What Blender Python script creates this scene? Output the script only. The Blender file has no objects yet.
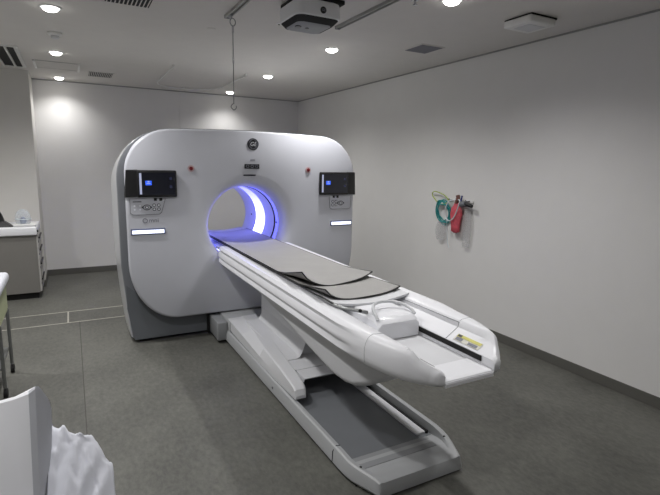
import bpy, bmesh, math, random
from mathutils import Vector, Matrix, noise
random.seed(7)
PI = math.pi
S = bpy.context.scene
COL = S.collection

# ------------------------------------------------------------------ camera
def setup_camera():
    f, pitch, yaw, roll = 480.767972, 0.170480786, 0.493560778, 0.0193545482
    cy, sy, cp, sp = math.cos(yaw), math.sin(yaw), math.cos(pitch), math.sin(pitch)
    fwd = Vector((sy*cp, cy*cp, -sp)); right = Vector((cy, -sy, 0)); up = right.cross(fwd)
    r2 = right*math.cos(roll) + up*math.sin(roll)
    u2 = -right*math.sin(roll) + up*math.cos(roll)
    cam = bpy.data.cameras.new('camera'); o = bpy.data.objects.new('camera', cam); COL.objects.link(o)
    m = Matrix((r2, u2, -fwd)).transposed().to_4x4(); m.translation = (0, 0, 1.6397)
    o.matrix_world = m
    cam.sensor_fit = 'HORIZONTAL'; cam.sensor_width = 36; cam.lens = 36*f/660
    cam.clip_start = .05; S.camera = o
setup_camera()

# ------------------------------------------------------------------ world, exposure
S.view_settings.view_transform = 'Standard'; S.view_settings.look = 'None'
S.view_settings.gamma = 1; S.view_settings.use_curve_mapping = False
S.view_settings.exposure = 0.12
w = bpy.data.worlds.new('world'); S.world = w; w.use_nodes = True
w.node_tree.nodes['Background'].inputs[0].default_value = (.8, .85, 1, 1)
w.node_tree.nodes['Background'].inputs[1].default_value = .05
SPOT_W = 78.0
H = 2.70
LIGHT_ROWS = [(-.05, 4.15, 1), (-.05, 5.79, 1), (-.05, 7.50, .34), (2.22, 7.43, .34), (2.22, 5.82, 1), (2.22, 4.165, 1), (2.24, 2.57, 1), (-.05, 2.50, 1.3), (2.24, .93, .45), (-.05, .85, .9), (-1.55, 5.0, 1.7)]  # last entry is an unseen lamp added to brighten the pillar

# ------------------------------------------------------------------ materials
MAT = {}
def srgb(c):
    return tuple(((v/255+.055)/1.055)**2.4 if v/255 > .04045 else v/255/12.92 for v in c)
def mat(name, col, rough=.5, metal=0, emit=None, estr=0, var=.03, vscale=6, bump=0, bscale=60, spec=.5, trans=0, alpha=1, coat=0):
    m = bpy.data.materials.new(name); m.use_nodes = True; MAT[name] = m
    nt = m.node_tree; b = nt.nodes['Principled BSDF']
    c = srgb(col)
    tc = nt.nodes.new('ShaderNodeTexCoord')
    n = nt.nodes.new('ShaderNodeTexNoise'); n.inputs['Scale'].default_value = vscale; n.inputs['Detail'].default_value = 4
    nt.links.new(tc.outputs['Object'], n.inputs['Vector'])
    r = nt.nodes.new('ShaderNodeValToRGB')
    r.color_ramp.elements[0].position = .3; r.color_ramp.elements[1].position = .7
    r.color_ramp.elements[0].color = (*[v*(1-var) for v in c], 1)
    r.color_ramp.elements[1].color = (*[min(1, v*(1+var)) for v in c], 1)
    nt.links.new(n.outputs[0], r.inputs[0]); nt.links.new(r.outputs[0], b.inputs['Base Color'])
    b.inputs['Roughness'].default_value = rough; b.inputs['Metallic'].default_value = metal
    b.inputs['Specular IOR Level'].default_value = spec
    b.inputs['Transmission Weight'].default_value = trans
    b.inputs['Coat Weight'].default_value = coat
    b.inputs['Alpha'].default_value = alpha
    if emit:
        b.inputs['Emission Color'].default_value = (*srgb(emit), 1); b.inputs['Emission Strength'].default_value = estr
    if bump:
        n2 = nt.nodes.new('ShaderNodeTexNoise'); n2.inputs['Scale'].default_value = bscale; n2.inputs['Detail'].default_value = 5
        nt.links.new(tc.outputs['Object'], n2.inputs['Vector'])
        bp = nt.nodes.new('ShaderNodeBump'); bp.inputs['Strength'].default_value = bump; bp.inputs['Distance'].default_value = .01
        nt.links.new(n2.outputs[0], bp.inputs['Height']); nt.links.new(bp.outputs[0], b.inputs['Normal'])
    return m

mat('wall_paint', (222, 221, 219), .85, bump=.05, bscale=200, var=.01)
mat('ceiling_paint', (214, 211, 207), .9, bump=.05, bscale=150, var=.015)
mat('pillar_paint', (208, 206, 201), .85, var=.01)
mat('baseboard_vinyl', (92, 91, 86), .6)
mat('joint', (150, 150, 148), .7)
mat('white_plastic', (226, 227, 231), .38, var=.01, coat=.15)
mat('face_plastic', (198, 200, 208), .45, var=.008)
mat('shell_plastic', (196, 198, 201), .3, var=.01, coat=.3)
mat('bezel_plastic', (118, 121, 126), .35, var=.01)
mat('plinth_shaded_plastic', (104, 108, 113), .45, var=.02)  # grey plastic, darkened further for the shadow below the face overhang
mat('bore_plastic', (215, 218, 235), .3, var=.01)
mat('grey_plastic', (166, 168, 170), .45, var=.02)
mat('pale_plastic', (204, 205, 208), .45, var=.02)
mat('mid_grey_plastic', (140, 142, 144), .5, var=.02)
mat('dark_grey_plastic', (110, 113, 117), .55, var=.03)
mat('black_plastic', (22, 22, 24), .4)
mat('black_rubber', (18, 18, 18), .8)
mat('groove_dark', (30, 30, 32), .8)
mat('groove_grey', (110, 112, 118), .6)
mat('chrome', (200, 202, 206), .18, metal=1)
mat('brushed_steel', (150, 152, 152), .4, metal=1)
mat('mat_fabric', (152, 151, 149), .8, bump=.15, bscale=90, var=.03)
mat('mat_edge', (28, 28, 28), .7)
mat('cover_cloth', (200, 202, 210), .85, bump=.2, bscale=14, var=.03)
mat('foam_cover', (240, 241, 245), .7, bump=.06, bscale=10, var=.02)
mat('cushion_shaded_side', (186, 188, 194), .75, var=.02)  # darker copy of foam_cover, shade painted on the side face
mat('lens_glass', (12, 12, 16), .08, coat=1)
mat('screen_black', (10, 11, 16), .12, emit=(26, 32, 60), estr=.10, coat=.5)
mat('screen_white', (170, 175, 190), .3, emit=(190, 198, 235), estr=.35)
mat('screen_blue', (40, 90, 220), .3, emit=(50, 100, 255), estr=.7)
mat('screen_dim', (50, 54, 80), .3, emit=(70, 74, 110), estr=.12)
mat('light_bar', (230, 235, 255), .3, emit=(225, 232, 255), estr=1.6)
mat('bar_frame', (105, 112, 140), .4)
mat('lamp_emitter', (255, 255, 255), .5, emit=(255, 252, 246), estr=14)
mat('lamp_trim', (225, 225, 225), .5)
mat('red_button', (120, 26, 36), .4)
mat('red_ring', (196, 172, 175), .4)
mat('emblem_black', (25, 25, 30), .4)
mat('print_grey', (122, 124, 134), .6)
mat('print_dark', (60, 62, 72), .6)
mat('key_white', (235, 238, 245), .4)
mat('yellow_label', (200, 196, 110), .6)
mat('paper_label', (208, 206, 196), .6)
mat('white_enamel', (226, 226, 224), .4)
mat('cabinet_metal', (118, 116, 112), .5, var=.02)
mat('cabinet_edge', (170, 168, 165), .45)
mat('red_bag', (200, 84, 96), .55, var=.2, vscale=30)
mat('teal_tube', (30, 140, 140), .4)
mat('green_tube', (160, 180, 60), .4)
mat('pale_tube', (214, 222, 226), .35)
mat('clear_bag', (205, 205, 206), .35, alpha=.30)
mat('brown_fitting', (110, 70, 60), .5)
mat('blue_fitting', (60, 70, 130), .5)
mat('clear_plastic', (205, 215, 225), .12, alpha=.30)
mat('pale_green_panel', (170, 176, 140), .5)

def led_material():
    m = bpy.data.materials.new('blue_led'); m.use_nodes = True; MAT['blue_led'] = m
    b = m.node_tree.nodes['Principled BSDF']
    b.inputs['Base Color'].default_value = (*srgb((200, 205, 255)), 1)
    b.inputs['Emission Color'].default_value = (*srgb((140, 142, 255)), 1)
    nt = m.node_tree; tc = nt.nodes.new('ShaderNodeTexCoord'); sp = nt.nodes.new('ShaderNodeSeparateXYZ'); mr = nt.nodes.new('ShaderNodeMapRange')
    nt.links.new(tc.outputs['Generated'], sp.inputs[0]); nt.links.new(sp.outputs[2], mr.inputs[0])
    mr.inputs[1].default_value = .95; mr.inputs[2].default_value = .35; mr.inputs[3].default_value = 1.2; mr.inputs[4].default_value = 6.0
    nt.links.new(mr.outputs[0], b.inputs['Emission Strength'])
led_material()
mat('blue_lip_glow', (120, 120, 255), .4, emit=(105, 108, 255), estr=1.3)  # emission added for the glow at the front lip

def floor_material():
    m = bpy.data.materials.new('vinyl_floor'); m.use_nodes = True; MAT['vinyl_floor'] = m
    nt = m.node_tree; b = nt.nodes['Principled BSDF']; L = nt.links.new
    tc = nt.nodes.new('ShaderNodeTexCoord')
    a = nt.nodes.new('ShaderNodeTexNoise'); a.inputs['Scale'].default_value = 2.2; a.inputs['Detail'].default_value = 6
    c = nt.nodes.new('ShaderNodeTexNoise'); c.inputs['Scale'].default_value = 38; c.inputs['Detail'].default_value = 8; c.inputs['Roughness'].default_value = .75
    mp = nt.nodes.new('ShaderNodeMapping'); mp.inputs['Scale'].default_value = (1, .55, 1)
    L(tc.outputs['Object'], a.inputs[0]); L(tc.outputs['Object'], mp.inputs[0]); L(mp.outputs[0], c.inputs[0])
    mx = nt.nodes.new('ShaderNodeMix'); mx.data_type = 'FLOAT'; mx.inputs[0].default_value = .62
    L(a.outputs[0], mx.inputs[2]); L(c.outputs[0], mx.inputs[3])
    r = nt.nodes.new('ShaderNodeValToRGB')
    r.color_ramp.elements[0].position = .36; r.color_ramp.elements[1].position = .64
    r.color_ramp.elements[0].color = (*srgb((75, 75, 71)), 1); r.color_ramp.elements[1].color = (*srgb((104, 104, 98)), 1)
    L(mx.outputs[0], r.inputs[0]); L(r.outputs[0], b.inputs['Base Color'])
    b.inputs['Roughness'].default_value = .5; b.inputs['Specular IOR Level'].default_value = .35
    bp = nt.nodes.new('ShaderNodeBump'); bp.inputs['Strength'].default_value = .08; bp.inputs['Distance'].default_value = .005
    L(c.outputs[0], bp.inputs['Height']); L(bp.outputs[0], b.inputs['Normal'])
floor_material()

# ------------------------------------------------------------------ helpers
WPOS = {}
def obj(name, bm, m, parent=None, smooth=None, recalc=True):
    """Link a bmesh given in world coordinates as one object whose origin is its base centre."""
    if recalc: bmesh.ops.recalc_face_normals(bm, faces=bm.faces)
    xs = [v.co.x for v in bm.verts]; ys = [v.co.y for v in bm.verts]; zs = [v.co.z for v in bm.verts]
    c = Vector(((min(xs)+max(xs))/2, (min(ys)+max(ys))/2, min(zs)))
    bmesh.ops.translate(bm, verts=bm.verts, vec=-c)
    me = bpy.data.meshes.new(name); bm.to_mesh(me); bm.free()
    ms = m if isinstance(m, (list, tuple)) else [m]
    for k in ms: me.materials.append(MAT[k])
    o = bpy.data.objects.new(name, me); COL.objects.link(o)
    if parent is not None:
        o.parent = parent; o.location = c - WPOS[parent.name]
    else: o.location = c
    WPOS[o.name] = c
    if smooth is not None:
        for p in me.polygons: p.use_smooth = True
        me.set_sharp_from_angle(angle=math.radians(smooth))
    return o
def tag(o, label, cat, group=None, kind=None):
    o['label'] = label; o['category'] = cat
    if group: o['group'] = group
    if kind: o['kind'] = kind
    return o
def thing(name, label, cat, loc, group=None):
    o = bpy.data.objects.new(name, None); COL.objects.link(o); o.location = loc; o.empty_display_size = .1
    WPOS[o.name] = Vector(loc)
    return tag(o, label, cat, group)
def struct(name, bm, m, parent=None, smooth=None):
    o = obj(name, bm, m, parent, smooth)
    if parent is None: o['kind'] = 'structure'
    return o
def box(bm, x0, x1, y0, y1, z0, z1, bev=0, seg=2, mi=0):
    v = [bm.verts.new((x, y, z)) for z in (z0, z1) for x, y in ((x0, y0), (x1, y0), (x1, y1), (x0, y1))]
    fs = [(3, 2, 1, 0), (4, 5, 6, 7), (0, 1, 5, 4), (1, 2, 6, 5), (2, 3, 7, 6), (3, 0, 4, 7)]
    F = [bm.faces.new([v[i] for i in f]) for f in fs]
    for f in F: f.material_index = mi
    if bev:
        es = set(e for f in F for e in f.edges)
        bmesh.ops.bevel(bm, geom=list(es), offset=bev, segments=seg, profile=.5, affect='EDGES')
    return bm
def B(*a, **k): return box(bmesh.new(), *a, **k)
def loft(bm, rings, cap0=True, cap1=True, close=True, mi=0):
    R = [[bm.verts.new(p) for p in r] for r in rings]; n = len(R[0])
    for a, b in zip(R, R[1:]):
        for i in range(n if close else n-1):
            j = (i+1) % n
            f = bm.faces.new((a[i], a[j], b[j], b[i])); f.material_index = mi
    if cap0: bm.faces.new(R[0][::-1]).material_index = mi
    if cap1: bm.faces.new(R[-1]).material_index = mi
    return R
def cyl(bm, c, r, axis, l, n=24, r2=None, mi=0):
    c = Vector(c); ax = Vector(axis).normalized(); q = ax.to_track_quat('Z', 'Y')
    rings = []
    for t, rr in ((0, r), (l, r if r2 is None else r2)):
        rings.append([c + ax*t + q @ Vector((rr*math.cos(2*PI*i/n), rr*math.sin(2*PI*i/n), 0)) for i in range(n)])
    loft(bm, rings, mi=mi); return bm
def lathe(bm, c, prof, axis=(0, 0, 1), n=32, cap=True, mi=0):
    """prof: list of (radius, distance along axis)"""
    c = Vector(c); ax = Vector(axis).normalized(); q = ax.to_track_quat('Z', 'Y')
    rings = [[c + ax*t + q @ Vector((r*math.cos(2*PI*i/n), r*math.sin(2*PI*i/n), 0)) for i in range(n)] for r, t in prof]
    loft(bm, rings, cap, cap, mi=mi); return bm
def tube(bm, pts, r, n=10, close=False, mi=0):
    pts = [Vector(p) for p in pts]; rings = []; up = Vector((0, 0, 1))
    N = len(pts); t0 = None
    for i, p in enumerate(pts):
        if close: t = (pts[(i+1) % N]-pts[i-1]).normalized()
        else: t = (pts[min(i+1, N-1)]-pts[max(i-1, 0)]).normalized()
        if t0 is None:
            a = t.orthogonal().normalized()
        else:
            a = (a - t*a.dot(t)).normalized()
        t0 = t; b = t.cross(a)
        rr = r[i] if isinstance(r, (list, tuple)) else r
        rings.append([p + a*rr*math.cos(2*PI*k/n) + b*rr*math.sin(2*PI*k/n) for k in range(n)])
    if close: rings.append(rings[0])
    loft(bm, rings, not close, not close, mi=mi)
    if close: bmesh.ops.remove_doubles(bm, verts=bm.verts, dist=1e-5)
    return bm
def spline(P, n=10, close=False):
    P = [Vector(p) for p in P]; out = []; N = len(P)
    rng = range(N if close else N-1)
    for i in rng:
        if close: a, b, c, d = P[i-1], P[i], P[(i+1) % N], P[(i+2) % N]
        else: a, b, c, d = P[max(i-1, 0)], P[i], P[i+1], P[min(i+2, N-1)]
        for k in range(n):
            t = k/n
            out.append(.5*((2*b)+(c-a)*t+(2*a-5*b+4*c-d)*t*t+(3*b-a-3*c+d)*t**3))
    if not close: out.append(P[-1])
    return out
def text(bm_name, s, size, loc, rot, m, parent, depth=.002, shear=0, bold=0):
    cu = bpy.data.curves.new('txt', 'FONT'); cu.body = s; cu.size = size; cu.extrude = depth; cu.align_x = 'CENTER'; cu.align_y = 'CENTER'; cu.shear = shear; cu.offset = bold
    t = bpy.data.objects.new('txt', cu); COL.objects.link(t)
    bpy.context.view_layer.update()
    me = bpy.data.meshes.new_from_object(t.evaluated_get(bpy.context.evaluated_depsgraph_get()))
    bpy.data.objects.remove(t)
    bm = bmesh.new(); bm.from_mesh(me)
    bmesh.ops.transform(bm, matrix=Matrix.Translation(loc) @ rot.to_4x4(), verts=bm.verts)
    return obj(bm_name, bm, m, parent, recalc=False)

# ================================================================== STRUCTURE
XR, YB, XL, YP, XF, YN = 3.526, 7.80, -.375, 7.131, -2.2, -1.2
bm = B(XF-.1, XR+.1, YN-.1, YB+.1, -.1, 0); struct('floor', bm, 'vinyl_floor')
bm = B(XF-.1, XR+.1, YN-.1, YB+.1, H, H+.1); struct('ceiling', bm, 'ceiling_paint')
struct('wall_right', B(XR, XR+.1, YN, YB, 0, H), 'wall_paint')
struct('wall_back', B(XL, XR+.1, YB, YB+.1, 0, H), 'wall_paint')
struct('wall_left', B(XF-.1, XF, YN, YP, 0, H), 'wall_paint')
struct('wall_front', B(XF-.1, XR+.1, YN-.1, YN, 0, H), 'wall_paint')
struct('wall_pillar', B(XF, XL, YP, YB+.1, 0, H), 'pillar_paint')
def baseb(x0, x1, y0, y1): return B(x0, x1, y0, y1, 0, .058, bev=.003, seg=1)
BH = .058
struct('baseboard_right', B(XR-.008, XR, YN, YB, 0, .085, bev=.002, seg=1), 'baseboard_vinyl')
struct('baseboard_back', B(XL, XR-.008, YB-.008, YB, 0, .085, bev=.002, seg=1), 'baseboard_vinyl')
struct('baseboard_pillar', B(XF, XL, YP-.008, YP, 0, .085, bev=.002, seg=1), 'baseboard_vinyl')
struct('baseboard_pillar_side', B(XL, XL+.008, YP, YB-.008, 0, .085, bev=.002, seg=1), 'baseboard_vinyl')
struct('baseboard_left', B(XF, XF+.008, YN, YP-.008, 0, .085, bev=.002, seg=1), 'baseboard_vinyl')
struct('trim_1', B(1.535, 1.565, YB-.006, YB, .085, H), 'wall_paint')
struct('trim_2', B(XR-.012, XR, YN, YB, H-.012, H), 'joint')
struct('trim_3', B(XL, XR-.012, YB-.012, YB, H-.012, H), 'joint')
# pale strips inlaid in the floor and the sheet joint
mat('strip_pale', (168, 165, 156), .5)
mat('floor_joint', (66, 64, 60), .7)
struct('trim_4', B(XF, 1.0, 5.385, 5.400, 0, .0015), 'strip_pale')
struct('trim_5', B(XF, 1.0, 5.795, 5.810, 0, .0015), 'strip_pale')
struct('trim_6', B(-.122, -.108, 5.400, 5.795, 0, .0015), 'strip_pale')
struct('trim_7', B(-.013, -.007, YN, 5.385, 0, .0012), 'floor_joint')

# ================================================================== LAMPS
names = {0: 'round recessed downlight left of the smoke detector, large and nearest on the left',
         1: 'round recessed downlight just behind the ceiling smoke detector',
         2: 'small recessed downlight above the bright back wall, beside the little grille',
         3: 'small recessed downlight behind the hanging hook rod, brightening the back wall',
         4: 'recessed downlight between the hook rod and the ceiling camera, in front of the corner',
         5: 'recessed downlight directly below the black and white ceiling camera in the photo',
         6: 'recessed downlight cut by the top edge of the photo, above the square ceiling speaker'}
names[0] = 'largest recessed downlight at the top left, nearer than the smoke detector'
names[7] = 'recessed downlight out of frame above the patient side of the floor joint'
names[8] = 'recessed downlight near the right wall beside the camera position'
names[9] = 'recessed downlight directly over the camera position'
names[10] = 'added unseen downlight left of the cabinet, brightening the pillar'  # extra lamp, added to light the pillar and cabinet
def downlight(i, x, y, k):
    t = thing('downlight', names[i], 'ceiling light', (x, y, H), 'recessed downlights')
    b = bmesh.new(); lathe(b, (x, y, H), [(.055, 0), (.070, 0), (.068, -.006), (.056, -.008), (.052, -.004)], n=36, cap=False)
    obj('trim_ring', b, 'lamp_trim', t, 40)
    b = bmesh.new(); lathe(b, (x, y, H-.001), [(.001, 0), (.053, 0), (.052, -.008), (.046, -.018), (.032, -.026), (.001, -.030)], n=36, cap=False)  # dome depth stands in for the bloom round the lamp
    obj('lens', b, 'lamp_emitter', t, 40)
    return t
def spot(x, y, k):
    l = bpy.data.lights.new('downlight_lamp', 'SPOT'); l.energy = SPOT_W*k; l.spot_size = math.radians(138 if y > 7 else 150); l.spot_blend = 1
    l.shadow_soft_size = .05; l.color = (1, .985, .975)
    o = bpy.data.objects.new('downlight_lamp', l); COL.objects.link(o); o.location = (x, y, H-.045)
for i, (x, y, k) in enumerate(LIGHT_ROWS):
    downlight(i, x, y, k); spot(x, y, k)

# ================================================================== CT GANTRY
CX, CZ = 1.49, 1.05
N = 160
def rr_outline(x0, x1, z0, z1, rt, rb, arch=.035, n=14, square_bottom=False, taper=0):
    """closed outline (x,z): arched top, big round corners"""
    xm = (x0+x1)/2; hw = (x1-x0)/2; P = []
    def top(x): return z1 - arch*((x-xm)/hw)**2
    for k in range(n+1):                                  # top right corner
        a = PI/2*(1-k/n); x = x1-rt+rt*math.cos(a)
        P.append((x, top(x1-rt)-rt*.95+rt*.95*math.sin(a)-arch*.0))
    if square_bottom:
        P += [(x1, z0+.7), (x1-taper*.5, z0+.3), (x1-taper, z0), (x0+taper, z0), (x0+taper*.5, z0+.3), (x0, z0+.7)]
    else:
        for k in range(n+1):
            a = -PI/2*k/n; P.append((x1-rb*.9+rb*.9*math.cos(a), z0+rb*1.15+rb*1.15*math.sin(a)))
        for k in range(n+1):
            a = -PI/2-PI/2*k/n; P.append((x0+rb*.9+rb*.9*math.cos(a), z0+rb*1.15+rb*1.15*math.sin(a)))
    for k in range(n+1):
        a = PI-PI/2*k/n; x = x0+rt+rt*math.cos(a)
        P.append((x, top(x0+rt)-rt*.95+rt*.95*math.sin(a)))
    for k in range(1, 20):
        x = x0+rt+(x1-x0-2*rt)*k/20; P.append((x, top(x)))
    return P
def radial(P, n=N, c=(CX, CZ)):
    out = []
    for i in range(n):
        a = 2*PI*i/n; d = (math.cos(a), math.sin(a)); best = None
        for k in range(len(P)):
            p, q = P[k], P[(k+1) % len(P)]
            ex, ez = q[0]-p[0], q[1]-p[1]; wx, wz = p[0]-c[0], p[1]-c[1]
            den = d[0]*ez-d[1]*ex
            if abs(den) < 1e-12: continue
            t = (wx*ez-wz*ex)/den; s = (wx*d[1]-wz*d[0])/den
            if t > 0 and -1e-6 <= s <= 1+1e-6 and (best is None or t > best): best = t
        out.append((c[0]+d[0]*best, c[1]+d[1]*best))
    return out
def ringc(r, y, n=N): return [Vector((CX+r*math.cos(2*PI*i/n), y, CZ+r*math.sin(2*PI*i/n))) for i in range(n)]
def ring_o(P, y): return [Vector((x, y, z)) for x, z in radial(P)]
FACE = dict(x0=.405, x1=2.635)
gantry = thing('ct_scanner', 'large white ring-shaped CT scanner with glowing blue bore and two black screens', 'medical scanner', (1.515, 5.05, 0))
def face_out(ins): return rr_outline(.400+ins, 2.640-ins, .222+ins, 1.935-ins, .40, .46)
def body_out(g, top=0): return rr_outline(.345-g, 2.690+g, .03, 1.945+top, .46, .3, square_bottom=True, taper=.07+g, arch=.05)
b = bmesh.new()
rings = [ring_o(face_out(.012), 4.475), ring_o(face_out(0), 4.45), ring_o(face_out(0), 4.425), ring_o(face_out(.006), 4.408), ring_o(face_out(.018), 4.400)]
rings += [ringc(.62, 4.400), ringc(.50, 4.404), ringc(.45, 4.412), ringc(.415, 4.430), ringc(.392, 4.462), ringc(.376, 4.51), ringc(.366, 4.57)]
loft(b, rings, False, False)
obj('front_panel', b, 'face_plastic', gantry, 50)
b = bmesh.new()
rings = [ringc(.6, 4.505), ring_o(body_out(-.06), 4.505), ring_o(body_out(-.022), 4.505), ring_o(body_out(-.006), 4.510), ring_o(body_out(.0), 4.520), ring_o(body_out(.0), 4.545)]
loft(b, rings, False, False)
obj('front_bezel', b, 'bezel_plastic', gantry, 40)
b = bmesh.new(); loft(b, [[(x, y, z) for x, z in ((.425, .032), (2.61, .032), (2.655, .33), (2.655, .55), (2.30, .235), (.72, .235), (.375, .55), (.375, .33))] for y in (4.4995, 4.506)])
obj('lower_front_cover', b, 'plinth_shaded_plastic', gantry)  # dark tone includes the shadow cast by the panel above
b = bmesh.new()
def shell_out(g, t, rt): return rr_outline(.345+g, 2.690-g, .03, 1.945-t, rt, .3, square_bottom=True, taper=.06, arch=.05)
rings = [ring_o(shell_out(.002, .002, .46), 4.547), ring_o(shell_out(.010, .01, .46), 4.550), ring_o(shell_out(.010, .01, .46), 4.558), ring_o(shell_out(0, 0, .47), 4.565), ring_o(shell_out(-.004, 0, .49), 4.80), ring_o(shell_out(0, .004, .53), 5.1), ring_o(shell_out(.012, .02, .55), 5.4), ring_o(shell_out(.03, .04, .56), 5.60), ring_o(shell_out(.06, .06, .56), 5.69), ring_o(shell_out(.10, .09, .56), 5.73),
         ringc(.5, 5.73), ringc(.44, 5.72), ringc(.39, 5.69), ringc(.365, 5.64)]
loft(b, rings, False, False)
obj('rear_housing', b, 'shell_plastic', gantry, 40)
b = B(.47, 2.56, 4.56, 5.66, 0, .035); obj('floor_shadow_foot', b, 'groove_dark', gantry)  # dark foot standing in for the black shadow gap at the floor
# bore: rings of the tunnel
R0 = .366
def tun(y0, y1, r=R0, r1=None): 
    b = bmesh.new(); r1 = r if r1 is None else r1
    loft(b, [ringc(r, y0), ringc(r1, y1)], False, False); return b
tn = obj('bore_tunnel', tun(4.57, 4.672), 'bore_plastic', gantry, 30)
obj('tunnel_liner', tun(4.692, 4.96, .362), 'bore_plastic', tn, 30)
obj('light_ring', tun(4.96, 5.25, .362, .360), 'blue_led', tn, 30)
obj('tunnel_rear_liner', tun(5.27, 5.645, .360, .365), 'bore_plastic', tn, 30)
for y in (4.672, 5.25):
    b = bmesh.new(); loft(b, [ringc(.361, y), ringc(.374, y+.004), ringc(.374, y+.016), ringc(.361, y+.02)], False, False)
    obj('tunnel_groove', b, 'groove_dark', tn)
b = bmesh.new(); loft(b, [ringc(.3655, 4.585), ringc(.3645, 4.587), ringc(.3640, 4.645), ringc(.3655, 4.647)], False, False)
obj('added_lip_glow', b, 'blue_lip_glow', tn)  # added emitter, gives the blue glow round the bore lip
for (a, y) in ((-.02, 4.62), (.0, 5.40)):
    b = bmesh.new(); p = Vector((CX+.362*math.cos(a), y, CZ+.362*math.sin(a))); cyl(b, p, .009, (-math.cos(a), 0, -math.sin(a)), .006, 12)
    obj('laser_aperture', b, 'black_plastic', tn)
# bore floor platform under the cradle
b = B(CX-.285, CX+.285, 4.50, 5.66, .815, .848, bev=.01); obj('bore_bridge', b, 'bore_plastic', gantry, 30)

# --- emblem, printed text, vents on the face
YF = 4.400
def disc(x, z, r, y0, y1, n=40):
    b = bmesh.new(); cyl(b, (x, y1, z), r, (0, -1, 0), y1-y0, n); return b
RX = Matrix.Rotation(PI/2, 4, 'X')
em = obj('emblem', disc(1.527, 1.815, .054, YF-.004, YF), 'emblem_black', gantry, 30)
def emblem_marks():
    b = bmesh.new(); c = Vector((1.527, YF-.0055, 1.815))
    pts = [c+Vector((.043*math.cos(t), 0, .043*math.sin(t))) for t in [2*PI*i/40 for i in range(40)]]
    tube(b, pts, .0022, 6, close=True)
    for k in range(4):                               # four swirls round the rim
        a = PI/4+PI/2*k
        p = [c+Vector((r*math.cos(a+d), 0, r*math.sin(a+d))) for r, d in ((.040, -.35), (.034, -.1), (.035, .2), (.041, .4))]
        tube(b, spline(p, 4), .0018, 6)
    return b
obj('emblem_ring', emblem_marks(), 'print_grey', em)
text('emblem_letters', 'GE', .052, Vector((1.527, YF-.0045, 1.815)), RX, 'key_white', em, .001, .25)
text('printed_name', 'mni', .056, Vector((.618, YF-.0005, 1.132)), RX, 'print_grey', gantry, .0008)
b = bmesh.new(); tube(b, [Vector((.546+.018*math.cos(2*PI*i/30), YF-.001, 1.132+.018*math.sin(2*PI*i/30))) for i in range(30)], .003, 6, close=True)
obj('printed_ring', b, 'print_grey', gantry)
text('printed_line', 'CT 650', .030, Vector((1.522, YF-.0005, 1.665)), RX, 'print_grey', gantry, .0008) if False else None
b = B(1.497, 1.547, YF-.002, YF, 1.660, 1.666); box(b, 1.500, 1.544, YF-.002, YF, 1.672, 1.677); obj('printed_line', b, 'print_grey', gantry)
br = obj('breathing_display', B(1.442, 1.588, YF-.006, YF+.002, 1.588, 1.632, bev=.004), 'emblem_black', gantry)
for k in range(3):
    b = bmesh.new(); x = 1.470+.045*k
    pts = [Vector((x+.013*math.cos(2*PI*i/16), YF-.0075, 1.610+.013*math.sin(2*PI*i/16))) for i in range(16)]
    tube(b, pts, .0022, 6, close=True); obj('display_symbol', b, 'print_grey', br)
obj('display_slot', B(1.432, 1.552, YF-.004, YF+.002, 1.521, 1.534, bev=.003), ['screen_black'], gantry)
for x in (.949, 2.100):
    bt = obj('emergency_button', disc(x, 1.583, .030, YF-.006, YF), 'red_ring', gantry, 30)
    b = bmesh.new(); lathe(b, (x, YF-.006, 1.583), [(.015, 0), (.017, .002), (.016, .006), (.009, .008)], (0, -1, 0), 24)
    obj('button_cap', b, 'red_button', bt, 40)
# --- tablets
def tablet(x0, x1, sx, sgn):
    """sgn -1: left tablet, its wing wraps round the left edge"""
    z0, z1 = 1.335, 1.565
    b = bmesh.new(); box(b, x0, x1, YF-.034, YF-.004, z0, z1, bev=.012, seg=3)
    tb = obj('display_screen', b, 'black_plastic', gantry, 40)
    b = bmesh.new()                                   # mounting wing that wraps round the panel's edge
    e = x0+.012 if sgn < 0 else x1-.012
    r = []
    ends = ((e, YF-.030, YF-.002), (.420, YF-.014, YF+.004), (.400, YF+.000, YF+.02), (.393, YF+.03, YF+.05), (.397, YF+.085, YF+.09)) if sgn < 0 else ((e, YF-.030, YF-.002), (2.63, YF-.016, YF+.002), (2.655, YF-.004, YF+.02), (2.665, YF+.03, YF+.05), (2.655, YF+.085, YF+.09))
    for k, (x, ya, yb) in enumerate(ends):
        xt = x-sgn*.005*k; r.append([(x, ya, z0+.004-.003*k), (x+.001, yb, z0+.004-.003*k), (xt+.001, yb, z1+.003), (xt, ya, z1-.002)])
    loft(b, r); obj('screen_mount', b, 'black_plastic', tb, 40)
    ys = YF-.0345
    g = obj('screen_glass', B(x0+.016, x1-.016, ys-.001, ys+.001, z0+.020, z1-.020), 'screen_black', tb)
    obj('screen_menu_bar', B(x0+.020, x0+.038, ys-.002, ys, z0+.026, z1-.026), 'screen_white', g)
    cx = x0+.093
    obj('screen_icon', B(cx-.025, cx+.025, ys-.002, ys, 1.438, 1.476, bev=.0005, seg=1), 'screen_blue', g)
    b = B(cx-.008, cx+.008, ys-.003, ys-.001, 1.462, 1.474); box(b, cx-.016, cx+.016, ys-.003, ys-.001, 1.450, 1.456)
    obj('icon_figure', b, 'screen_white', g)
    for z in (1.485, 1.415): obj('screen_readout', B(x1-.062, x1-.042, ys-.002, ys, z, z+.022), 'screen_dim', g)
tablet(.490, .818, 0, -1)
tablet(2.222, 2.560, 0, 1)
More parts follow.
